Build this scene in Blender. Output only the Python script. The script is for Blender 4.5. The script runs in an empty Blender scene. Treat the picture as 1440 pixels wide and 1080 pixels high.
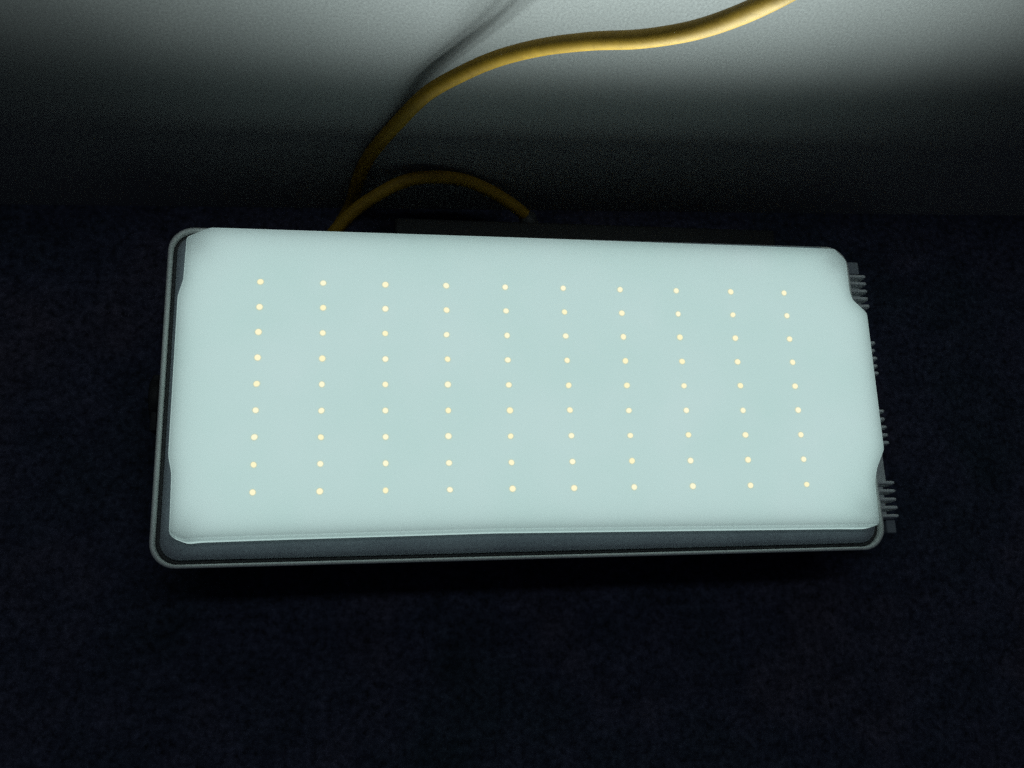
import bpy, bmesh, math, random
from mathutils import Vector, Matrix
R = math.radians
random.seed(7)
scene = bpy.context.scene
col = scene.collection
MM = 0.001
H = 0.065                      # height of the lamp's lens above the floor (m)

# ------------------------------------------------------------------ camera
cam_d = bpy.data.cameras.new('camera')
cam = bpy.data.objects.new('camera', cam_d)
col.objects.link(cam)
cam_d.sensor_fit = 'HORIZONTAL'
cam_d.sensor_width = 36.0
cam_d.lens = 36.0 * 1257.0 / 1440.0
cam_d.clip_start = 0.005
cam_d.clip_end = 50
rx = Vector((0.98749, -0.03561, 0.15359)).normalized()      # camera right
fw = Vector((0.15761, 0.24854, -0.95571)).normalized()      # viewing direction
rx = (rx - fw * rx.dot(fw)).normalized()
up = (-fw).cross(rx)
m3 = Matrix((rx, up, -fw)).transposed()
cam.matrix_world = Matrix.Translation((-0.07438, -0.09785, 0.37804 + H)) @ m3.to_4x4()
scene.camera = cam

# ------------------------------------------------------------------ world: a dark room, a trace of blue ambience
world = bpy.data.worlds.new('World')
scene.world = world
world.use_nodes = True
bgn = world.node_tree.nodes['Background']
bgn.inputs['Color'].default_value = (0.58, 0.70, 1.0, 1)
bgn.inputs['Strength'].default_value = 0.02
scene.view_settings.view_transform = 'Standard'
scene.view_settings.look = 'None'
scene.view_settings.exposure = 0
scene.view_settings.gamma = 1
scene.cycles.use_denoising = False
scene.cycles.use_light_tree = True
scene.cycles.max_bounces = 6
scene.cycles.sample_clamp_indirect = 3

LED_WATTS = 0.59              # output of one LED
BOARD_GLOW = 0.835              # radiance of the light board behind the cover
LED_COLOR = (0.86, 1.0, 0.98)


# added soft fill light high above the lamp, put in to brighten rim and fins
cl_d = bpy.data.lights.new('overhead_fill', 'AREA')
cl_d.shape = 'RECTANGLE'
cl_d.size, cl_d.size_y = 0.9, 0.10
cl_d.energy = 1.4
cl_d.color = (0.78, 0.95, 1.0)
cl = bpy.data.objects.new('overhead_fill', cl_d)
col.objects.link(cl)
cl.location = (-0.02, 0.225, 1.4)


# ------------------------------------------------------------------ material helpers
def mat(name):
    m = bpy.data.materials.new(name)
    m.use_nodes = True
    nt = m.node_tree
    for n in list(nt.nodes):
        nt.nodes.remove(n)
    out = nt.nodes.new('ShaderNodeOutputMaterial')
    return m, nt, out


def node(nt, kind, **kw):
    n = nt.nodes.new(kind)
    for k, v in kw.items():
        if k in n.inputs:
            n.inputs[k].default_value = v
        else:
            setattr(n, k, v)
    return n


def ramp(nt, fac, stops):
    r = nt.nodes.new('ShaderNodeValToRGB')
    el = r.color_ramp.elements
    while len(el) < len(stops):
        el.new(0.5)
    for e, (p, c) in zip(el, stops):
        e.position = p
        e.color = (c[0], c[1], c[2], 1)
    nt.links.new(fac, r.inputs['Fac'])
    return r.outputs['Color']


def noise(nt, coord, scale, detail=3, rough=0.6):
    n = node(nt, 'ShaderNodeTexNoise', Scale=scale, Detail=detail, Roughness=rough)
    nt.links.new(coord, n.inputs['Vector'])
    return n.outputs['Fac']


def grainy(name, dark, light, scale, rough, bump=0.0, bscale=None, patch=None, metallic=0.0, spec=0.3, mottle=None):
    """A principled surface whose colour varies with a fine and a broad noise."""
    m, nt, out = mat(name)
    tc = node(nt, 'ShaderNodeTexCoord').outputs['Object']
    f = noise(nt, tc, scale, 4, 0.7)
    c = ramp(nt, f, [(0.3, dark), (0.7, light)])
    if patch:
        pf = noise(nt, tc, patch[0], 3, 0.55)
        k = len(patch) - 2
        pc = ramp(nt, pf, [(0.3 + 0.4 * i / k, c_) for i, c_ in enumerate(patch[1:])])
        mx = node(nt, 'ShaderNodeMix', data_type='RGBA', blend_type='MULTIPLY')
        mx.inputs['Factor'].default_value = 1.0
        nt.links.new(c, mx.inputs['A'])
        nt.links.new(pc, mx.inputs['B'])
        c = mx.outputs['Result']
    if mottle:                                  # random blotches, coarser than the grain
        mc = ramp(nt, noise(nt, tc, mottle, 5, 0.75), [(0.3, (0.5, 0.52, 0.55)), (0.7, (1.25, 1.2, 1.2))])
        mx = node(nt, 'ShaderNodeMix', data_type='RGBA', blend_type='MULTIPLY')
        mx.inputs['Factor'].default_value = 1.0
        nt.links.new(c, mx.inputs['A'])
        nt.links.new(mc, mx.inputs['B'])
        c = mx.outputs['Result']
    p = node(nt, 'ShaderNodeBsdfPrincipled', Roughness=rough, Metallic=metallic)
    p.inputs['Specular IOR Level'].default_value = spec
    nt.links.new(c, p.inputs['Base Color'])
    if bump:
        b = node(nt, 'ShaderNodeBump', Strength=bump, Distance=0.0006)
        nt.links.new(noise(nt, tc, bscale or scale, 4, 0.7), b.inputs['Height'])
        nt.links.new(b.outputs['Normal'], p.inputs['Normal'])
    nt.links.new(p.outputs['BSDF'], out.inputs['Surface'])
    return m


M_WALL = grainy('wall_paint', (0.22, 0.22, 0.22), (0.35, 0.355, 0.35), 900, 0.85, 0.12, 700,
                patch=(6, (0.78, 0.80, 0.80), (0.94, 0.95, 0.94), (1, 1, 1)), spec=0.1)
M_FLOOR = grainy('floor_concrete', (0.012, 0.013, 0.018), (0.085, 0.087, 0.115), 300, 0.85, 0.4, 300,
                 patch=(9, (0.40, 0.62, 0.66), (0.72, 0.78, 1.0), (1.1, 0.92, 1.0)), mottle=70, spec=0.12)
M_SHELL = grainy('grey_powder_coat', (0.58, 0.60, 0.575), (0.70, 0.72, 0.69), 900, 0.5, 0.15, 1500,
                 patch=(40, (0.85, 0.86, 0.86), (1, 1, 1)))
M_ALU = grainy('cast_aluminium', (0.66, 0.70, 0.70), (0.78, 0.80, 0.80), 700, 0.55, 0.25, 900,
               patch=(60, (0.8, 0.82, 0.82), (1, 1, 1)))
M_GASKET = grainy('gasket_grey', (0.24, 0.27, 0.30), (0.32, 0.35, 0.38), 800, 0.6, 0.15, 900,
                  patch=(30, (0.8, 0.8, 0.82), (1, 1, 1)))
M_RUBBER = grainy('black_rubber', (0.035, 0.037, 0.037), (0.06, 0.062, 0.062), 600, 0.6, 0.1, 900)
M_BLACK = grainy('black_paint', (0.016, 0.017, 0.017), (0.028, 0.028, 0.028), 600, 0.6, 0.15, 900)
M_STEEL = grainy('bracket_steel', (0.16, 0.165, 0.16), (0.24, 0.245, 0.24), 500, 0.5, 0.15, 900)
M_CABLE = grainy('yellow_cable_sheath', (0.215, 0.124, 0.006), (0.285, 0.166, 0.010), 260, 0.62, 0.12, 500,
                 patch=(35, (0.78, 0.76, 0.7), (1, 1, 1)), spec=0.25)

# translucent cover
M_COVER, nt, out = mat('milky_cover')
tc = node(nt, 'ShaderNodeTexCoord').outputs['Object']
cc = ramp(nt, noise(nt, tc, 22, 3, 0.5), [(0.25, (0.77, 0.96, 0.93)), (0.75, (0.84, 0.99, 0.98))])
tr = node(nt, 'ShaderNodeBsdfTranslucent')
nt.links.new(cc, tr.inputs['Color'])
pb = node(nt, 'ShaderNodeBsdfPrincipled', Roughness=0.35)
pb.inputs['Base Color'].default_value = (0.55, 0.58, 0.58, 1)
mx = node(nt, 'ShaderNodeMixShader')
mx.inputs['Fac'].default_value = 0.2
nt.links.new(tr.outputs[0], mx.inputs[1])
nt.links.new(pb.outputs[0], mx.inputs[2])
nt.links.new(mx.outputs[0], out.inputs['Surface'])


def glow(name, color, strength):
    m, nt, out = mat(name)
    e = node(nt, 'ShaderNodeEmission', Strength=strength)
    e.inputs['Color'].default_value = (*color, 1)
    nt.links.new(e.outputs[0], out.inputs['Surface'])
    return m


M_BOARD = glow('light_board_glow', (0.88, 1.0, 0.985), BOARD_GLOW)
LED_MATS = [glow('led_dome_glow', c, 1.0) for c in ((1.0, 0.95, 0.64), (1.0, 0.97, 0.70), (0.99, 0.94, 0.60), (1.0, 0.96, 0.67), (0.98, 0.96, 0.68))]
M_PHOSPHOR = glow('led_phosphor_glow', (0.78, 0.80, 0.58), 0.85)


# ------------------------------------------------------------------ mesh helpers (all measures in mm, lamp frame: lens front at z = 0)
def link(name, bm, m, parent=None, smooth=True, label=None):
    me = bpy.data.meshes.new(name)
    bmesh.ops.recalc_face_normals(bm, faces=bm.faces)
    bm.to_mesh(me)
    bm.free()
    for mm_ in (m if isinstance(m, (list, tuple)) else [m]):
        me.materials.append(mm_)
    if smooth:
        me.polygons.foreach_set('use_smooth', [True] * len(me.polygons))
    o = bpy.data.objects.new(name, me)
    col.objects.link(o)
    if parent:
        o.parent = parent
    if label:
        o['label'] = label
    return o


def autosmooth(o, deg=40):
    me = o.data
    bm = bmesh.new()
    bm.from_mesh(me)
    for e in bm.edges:
        if len(e.link_faces) == 2 and e.calc_face_angle(0) > R(deg):
            e.smooth = False
    bm.to_mesh(me)
    bm.free()
    return o


def V(x, y, z):
    return Vector((x * MM, y * MM, z * MM))


def rrect(hx, hy, r, n=8, cx=0, cy=0):
    pts = []
    for sx, sy, a0 in ((1, 1, 0), (-1, 1, 90), (-1, -1, 180), (1, -1, 270)):
        for k in range(n + 1):
            a = R(a0 + 90 * k / n)
            pts.append((cx + sx * (hx - r) + r * math.cos(a), cy + sy * (hy - r) + r * math.sin(a)))
    return pts


def loft(bm, rings, cap0=False, cap1=False):
    """rings: lists of (x, y, z) of equal length, closed."""
    vs = [[bm.verts.new(V(*p)) for p in ring] for ring in rings]
    n = len(vs[0])
    for a, b in zip(vs, vs[1:]):
        for i in range(n):
            bm.faces.new((a[i], a[(i + 1) % n], b[(i + 1) % n], b[i]))
    if cap0:
        bm.faces.new(vs[0][::-1])
    if cap1:
        bm.faces.new(vs[-1])
    return vs


def box(bm, x0, x1, y0, y1, z0, z1, bev=0.0, seg=2):
    r = bmesh.ops.create_cube(bm, size=1)
    for v in r['verts']:
        v.co = V((x0 + x1) / 2 + v.co.x * (x1 - x0), (y0 + y1) / 2 + v.co.y * (y1 - y0), (z0 + z1) / 2 + v.co.z * (z1 - z0))
    if bev:
        es = list({e for v in r['verts'] for e in v.link_edges})
        bmesh.ops.bevel(bm, geom=es, offset=bev * MM, segments=seg, affect='EDGES', profile=0.5)


def spline(pts, per=8):
    out_ = []
    P = [Vector(p) for p in pts]
    P = [P[0] * 2 - P[1]] + P + [P[-1] * 2 - P[-2]]
    for i in range(1, len(P) - 2):
        p0, p1, p2, p3 = P[i - 1:i + 3]
        for k in range(per):
            t = k / per
            out_.append(0.5 * (2 * p1 + (p2 - p0) * t + (2 * p0 - 5 * p1 + 4 * p2 - p3) * t * t + (3 * p1 - p0 - 3 * p2 + p3) * t ** 3))
    out_.append(P[-2])
    return out_


def tube(bm, path, rad, sides=16):
    rings = []
    t0 = (path[1] - path[0]).normalized()
    n = t0.orthogonal().normalized()
    for i, p in enumerate(path):
        t = (path[min(i + 1, len(path) - 1)] - path[max(i - 1, 0)]).normalized()
        n = (n - t * n.dot(t)).normalized()
        b = t.cross(n)
        rings.append([tuple(p + (n * math.cos(2 * math.pi * k / sides) + b * math.sin(2 * math.pi * k / sides)) * rad) for k in range(sides)])
    loft(bm, rings, True, True)


def cyl(bm, c, axis, rad, length, sides=24, bev=0.4):
    a = Vector(axis).normalized()
    n = a.orthogonal().normalized()
    b = a.cross(n)
    c = Vector(c)
    rings = []
    for d, rr in ((0, rad - bev), (bev, rad), (length - bev, rad), (length, rad - bev)):
        rings.append([tuple(c + a * d + (n * math.cos(2 * math.pi * k / sides) + b * math.sin(2 * math.pi * k / sides)) * rr) for k in range(sides)])
    loft(bm, rings, True, True)


# ------------------------------------------------------------------ the setting: floor and the wall behind the lamp
bm = bmesh.new()
bmesh.ops.create_grid(bm, x_segments=8, y_segments=8, size=2.0)
o = link('floor', bm, M_FLOOR, smooth=False)
o['kind'] = 'structure'

bm = bmesh.new()
box(bm, -1500, 1500, 0, 60, -20, 640)
wall = link('wall', bm, M_WALL, smooth=False)
wall.location = (0, 0.1156, 0)
wall.rotation_euler = (R(-5), 0, R(1.5))            # it leans back a little
wall['label'] = 'pale grey wall behind the floodlight, brightly lit along its upper part'
wall['category'] = 'wall'

# ------------------------------------------------------------------ the floodlight
lamp = bpy.data.objects.new('floodlight', None)
col.objects.link(lamp)
lamp['label'] = 'lit rectangular floodlight with milky cover and rows of tiny lights, flat on the floor'
lamp['category'] = 'floodlight'
lamp.empty_display_size = 0.02

# children are modelled with the lens front at z = 0 and lifted by H
def part(name, bm, m, smooth=True, parent=None, label=None):
    o = link(name, bm, m, parent or lamp, smooth, label)
    if parent is None:
        o.location.z = H
    return o


# housing: a tray with a raised rim
def ring(hx, hy, r, z):
    return [(x, y, z) for x, y in rrect(hx, hy, r)]


bm = bmesh.new()
loft(bm, [ring(148, 62, 6, -26), ring(154, 67, 8, -24), ring(158.5, 71, 9, -19), ring(161.8, 74.2, 10.5, -14),
          ring(163.0, 75.2, 11, -12), ring(163.1, 75.3, 11, -10.7), ring(162.8, 75.0, 10.8, -10.2), ring(162.2, 74.4, 10.3, -10.0),
          ring(161.6, 73.9, 9.9, -10.2), ring(161.4, 73.7, 9.8, -10.8), ring(161.3, 73.6, 9.7, -14.5),
          ring(150, 63, 6, -15), ring(146, 60, 6, -22)], True, True)
autosmooth(part('housing', bm, M_SHELL), 50)

bm = bmesh.new()
loft(bm, [ring(159.4, 71.9, 8.2, -14.4), ring(159.4, 71.9, 8.2, -12.2), ring(159.0, 71.5, 8, -11.5), ring(157.0, 69.4, 7, -11.0),
          ring(152, 64.5, 6, -9.8), ring(150.5, 63.2, 6, -9.8), ring(150.4, 63.1, 6, -14.4), ring(159.4, 71.9, 8.2, -14.4)])
autosmooth(part('bezel', bm, M_GASKET), 50)

bm = bmesh.new()
loft(bm, [ring(161.2, 73.5, 9.6, -14.3), ring(161.2, 73.5, 9.6, -13.4), ring(159.5, 72.0, 8.3, -13.4), ring(159.5, 72.0, 8.3, -14.3)])
part('gasket', bm, M_RUBBER)

# milky cover: outline with notched ends, rounded edge
OUT = [(-143.6, 71.2), (-16, 70.9), (150.9, 69.9), (156.2, 63.9), (155.9, 47.8), (156.8, 43.6), (163.4, 36.9),
       (162.3, -30.2), (157.4, -39.1), (155.5, -46.0), (155.0, -62.3), (154.6, -64.5), (153.0, -65.0), (147, -65.1), (141.5, -64.9), (-20.5, -63.3), (-108.3, -64.0),
       (-142.3, -64.4), (-147.5, -64.9), (-153.6, -62.3), (-153.9, -44.8), (-154.1, -37.5), (-155.7, -30.2), (-155.8, 39.1), (-153.9, 46.5),
       (-153.5, 66.4)]


def chaikin(p, it):
    for _ in range(it):
        q = []
        for a, b in zip(p, p[1:] + p[:1]):
            L = math.hypot(b[0] - a[0], b[1] - a[1])
            t = min(0.25, 0.8 / L)
            q.append((a[0] + (b[0] - a[0]) * t, a[1] + (b[1] - a[1]) * t))
            q.append((b[0] + (a[0] - b[0]) * t, b[1] + (a[1] - b[1]) * t))
        p = q
    return p


def resample(p, step):
    q = []
    for a, b in zip(p, p[1:] + p[:1]):
        L = math.hypot(b[0] - a[0], b[1] - a[1])
        n = max(1, int(L / step))
        for k in range(n):
            q.append((a[0] + (b[0] - a[0]) * k / n, a[1] + (b[1] - a[1]) * k / n))
    return q


outline = resample(chaikin(OUT[::-1], 2), 5)            # counter-clockwise


def offset(p, d):
    q = []
    n = len(p)
    for i in range(n):
        (ax, ay), (bx, by) = p[i - 1], p[(i + 1) % n]
        tx, ty = bx - ax, by - ay
        L = math.hypot(tx, ty)
        q.append((p[i][0] + ty / L * d, p[i][1] - tx / L * d))
    return q


# light board inside the housing, filling the cover
bm = bmesh.new()
tray = lambda z, y: z if (z < -11 or y < 55) else -6.5
loft(bm, [[(x, y, tray(z, y)) for x, y in offset(outline, d)] for d, z in ((-0.7, -4.8), (-0.9, -13.5), (-1.5, -14.2), (-2.0, -13.2), (-1.2, -4.8))], False, False)
loft(bm, [[(x, y, z) for x, y in offset(outline, d)] for d, z in ((-1.9, -13.4), (-2.1, -9.2))], True, True)
part('light_board', bm, M_BOARD, smooth=False)

bm = bmesh.new()
prof = [(0.7, -10.2), (0.5, -6.0), (0.3, -3.4), (0.05, -1.5), (-0.1, -0.7), (-0.25, -0.28), (-0.45, -0.07), (-0.65, 0)]
vs = loft(bm, [[(x, y, z) for x, y in offset(outline, d)] for d, z in prof], False, True)
ov = part('cover', bm, M_COVER)
for p in ov.data.polygons:
    if p.normal.z > 0.9999:
        p.use_smooth = False

# screw posts under the corners of the cover, and an added unseen strip that blocks side glow from its upper edge
for x, y in ((-147.5, -59.5), (-147.8, 62.5), (148.5, -57), (149.5, 62.5)):
    bm = bmesh.new()
    cyl(bm, (x, y, -13.5), (0, 0, 1), 3.2, 7.2, 18, .5)
    part('screw_post', bm, M_GASKET)
bm = bmesh.new()
box(bm, -139, 147, 72.3, 72.9, -12.8, -5.4, 0.2)
part('glow_shield', bm, M_GASKET)

# LEDs: nine rows of ten, each a small dome in a phosphor ring
PX, PY = 27.005, 11.5
protos = []
spot_d = bpy.data.lights.new('led_light', 'SPOT')
spot_d.energy = LED_WATTS
spot_d.color = LED_COLOR
spot_d.spot_size = R(168)
spot_d.spot_blend = 1.0
spot_d.shadow_soft_size = 0.0125


def make_led():
    bm = bmesh.new()
    n = 14
    rings = []
    for r_, z_ in ((1.5, -0.3), (1.5, 0.12), (1.42, 0.2), (1.28, 0.22)):
        rings.append([(r_ * math.cos(2 * math.pi * k / n), r_ * math.sin(2 * math.pi * k / n), z_) for k in range(n)])
    dome = [[(r_ * math.cos(2 * math.pi * k / n), r_ * math.sin(2 * math.pi * k / n), z_) for k in range(n)]
            for r_, z_ in ((1.28, 0.22), (1.2, 0.55), (0.92, 0.85), (0.46, 1.02))]
    loft(bm, rings, True, False)
    nf = len(bm.faces)
    loft(bm, dome, False, True)
    bm.faces.ensure_lookup_table()
    for f in bm.faces[nf:]:
        f.material_index = 1
    return link('led', bm, [M_PHOSPHOR, random.choice(LED_MATS)], lamp)


for r_ in range(9):
    for c_ in range(10):
        if len(protos) < 12:
            o = make_led()
            protos.append(o)
        else:
            o = random.choice(protos).copy()
            col.objects.link(o)
        o.parent = lamp
        p = V((c_ - 4.5) * PX + random.uniform(-.12, .12), (4 - r_) * PY + random.uniform(-.12, .12), 0)
        o.location = p + Vector((0, 0, H))
        o.rotation_euler.z = random.uniform(0, 6.28)
        s = random.uniform(0.90, 1.02)
        o.scale = (s, s * random.uniform(.9, 1.0), 1)
        if c_ in (3, 5, 7, 9) and r_ in (5, 6, 7, 8):             # the light the LEDs throw out of the lens
            lo = bpy.data.objects.new('led_light', spot_d)
            col.objects.link(lo)
            lo.parent = lamp
            lo.location = o.location + Vector((0, 0, 14 * MM))
            lo.rotation_euler = (R(180.5), R(-3), 0)

# heat sink behind the housing, with side block and end fins
bm = bmesh.new()
box(bm, -146, 160, -62, 62, -58, -25.6, 2.0)
part('heat_sink', bm, M_ALU)
bm = bmesh.new()
box(bm, 159, 177.2, -42.2, 64, -56, -26, 0.8)
box(bm, 159, 175.2, -58.5, -42.4, -56, -26.1, 0.8)
part('side_block', bm, M_ALU)
for ys in ((64.4, 60.6, 56.5, 52.5, 48.4), (28.6, 24.6, 20.5, 16.6, 12.7), (-6.9, -10.9, -14.9, -18.9, -22.8), (-42.6, -46.6, -50.7, -54.7, -58.7)):
    for y in ys:
        bm = bmesh.new()
        x1 = 179.3 + random.uniform(-.3, .3)
        zt, zm, zb = -21.6 + random.uniform(-.2, .2), -28.0, -36.0
        def edge(zz, dx):       # outer end of the fin, rounded at the top
            return [(158.5, zb), (158.5, zz)] + [(x1 - dx - 1.8 + 1.8 * math.sin(R(a)), zz - 1.8 + 1.8 * math.cos(R(a))) for a in (0, 25, 50, 70, 90)] + [(x1 - dx - 0.2, zm), (x1 - dx - 0.4, zb)]
        rings = []
        for t, zz, dx in ((-1.35, zt - 5.6, 1.2), (-0.95, zt - 1.6, 0.5), (-0.6, zt - 0.25, 0.12), (0.0, zt, 0.0), (0.6, zt - 0.25, 0.12), (0.95, zt - 1.6, 0.5), (1.35, zt - 5.6, 1.2)):
            rings.append([(x, y + t, z) for x, z in edge(zz, dx)])
        loft(bm, rings, True, True)
        part('fin', bm, M_ALU, smooth=False)
bm = bmesh.new()
box(bm, 163, 176, 65.6, 72.4, -40, -22, 0.8)
part('end_lug', bm, M_GASKET)
bm = bmesh.new()
box(bm, 167, 173.2, -67, -59.9, -44, -27, 0.8)
box(bm, 174.6, 179.6, -66.6, -59.9, -44, -27, 0.8)
part('end_lug', bm, M_GASKET)

# driver box at the back, bracket the lamp rests on, its pivot bolt
bm = bmesh.new()
box(bm, -62, 141, 62.5, 97.5, -61, -40, 1.5)
part('driver_box', bm, M_BLACK)
bm = bmesh.new()
box(bm, -171.5, 181, -14, 14, -65, -62, 0.5)
box(bm, -171.5, -168.5, -13, 13, -62, -34, 0.5)
box(bm, 178.0, 181, -4, 9.8, -62, -44, 0.5)
part('bracket', bm, M_BLACK)
bm = bmesh.new()
cyl(bm, (-167, 3, -42), (-1, 0, 0), 11, 5.5, 24, 1.0)
cyl(bm, (-168, 3, -42), (1, 0, 0), 5, 22, 20, .3)
part('pivot_bolt', bm, M_BLACK)
bm = bmesh.new()
cyl(bm, (8.5, 97.2, -46), (-0.35, 1, .12), 4.6, 7, 20, .5)
part('cable_gland', bm, M_RUBBER)
for x, y in ((-130, -50), (130, -50), (-130, 50), (130, 50)):
    bm = bmesh.new()
    cyl(bm, (x, y, -65), (0, 0, 1), 6, 7.2, 18, .5)
    part('foot', bm, M_RUBBER)

# ------------------------------------------------------------------ the yellow cable
PATH = [(8.0, 101.5, -45.4), (-1.9, 106.0, -39.0), (-14.7, 110.6, -33.0), (-28.3, 112.6, -27.0), (-42.9, 111.6, -23.0), (-57.1, 108.5, -22.0),
        (-70.6, 102.0, -25.0), (-82.1, 95.2, -30.0), (-91.9, 86.3, -36.0), (-99.5, 78.5, -43.0), (-102.5, 76.5, -52.0), (-99.5, 84, -59.5), (-93, 97, -61.7),
        (-87, 106.5, -58.5), (-83.5, 110, -50), (-81.6, 111.8, -38.0), (-78.7, 113.4, -23.8), (-74.6, 114.9, -10.4), (-68.8, 116.4, 2.4),
        (-62.1, 117.5, 16.2), (-50.9, 116.8, 41.0), (-37.5, 115.9, 58.6), (-25.0, 113.6, 73.5), (-11.5, 107.2, 91.1), (2.8, 98.4, 108.8),
        (16.2, 90.0, 123.3), (28.4, 84.0, 137.1), (36.8, 79.2, 151.3), (43.0, 74.5, 167.1), (50.4, 74.4, 178.9), (58.7, 76.1, 194.9), (71.0, 83.9, 209.5),
        (86.9, 100.2, 224), (100, 118, 250), (108, 133, 300), (112, 143, 380), (114, 158, 530), (115, 176, 575), (115, 215, 592), (115, 262, 560), (115, 300, 480), (115, 320, 380)]
bm = bmesh.new()
tube(bm, spline(PATH, 8), 3.2, 20)
cable = link('power_cable', bm, M_CABLE)
cable.location.z = H
cable['label'] = 'yellow power cable looping out from behind the floodlight and curving up past the wall'
cable['category'] = 'cable'
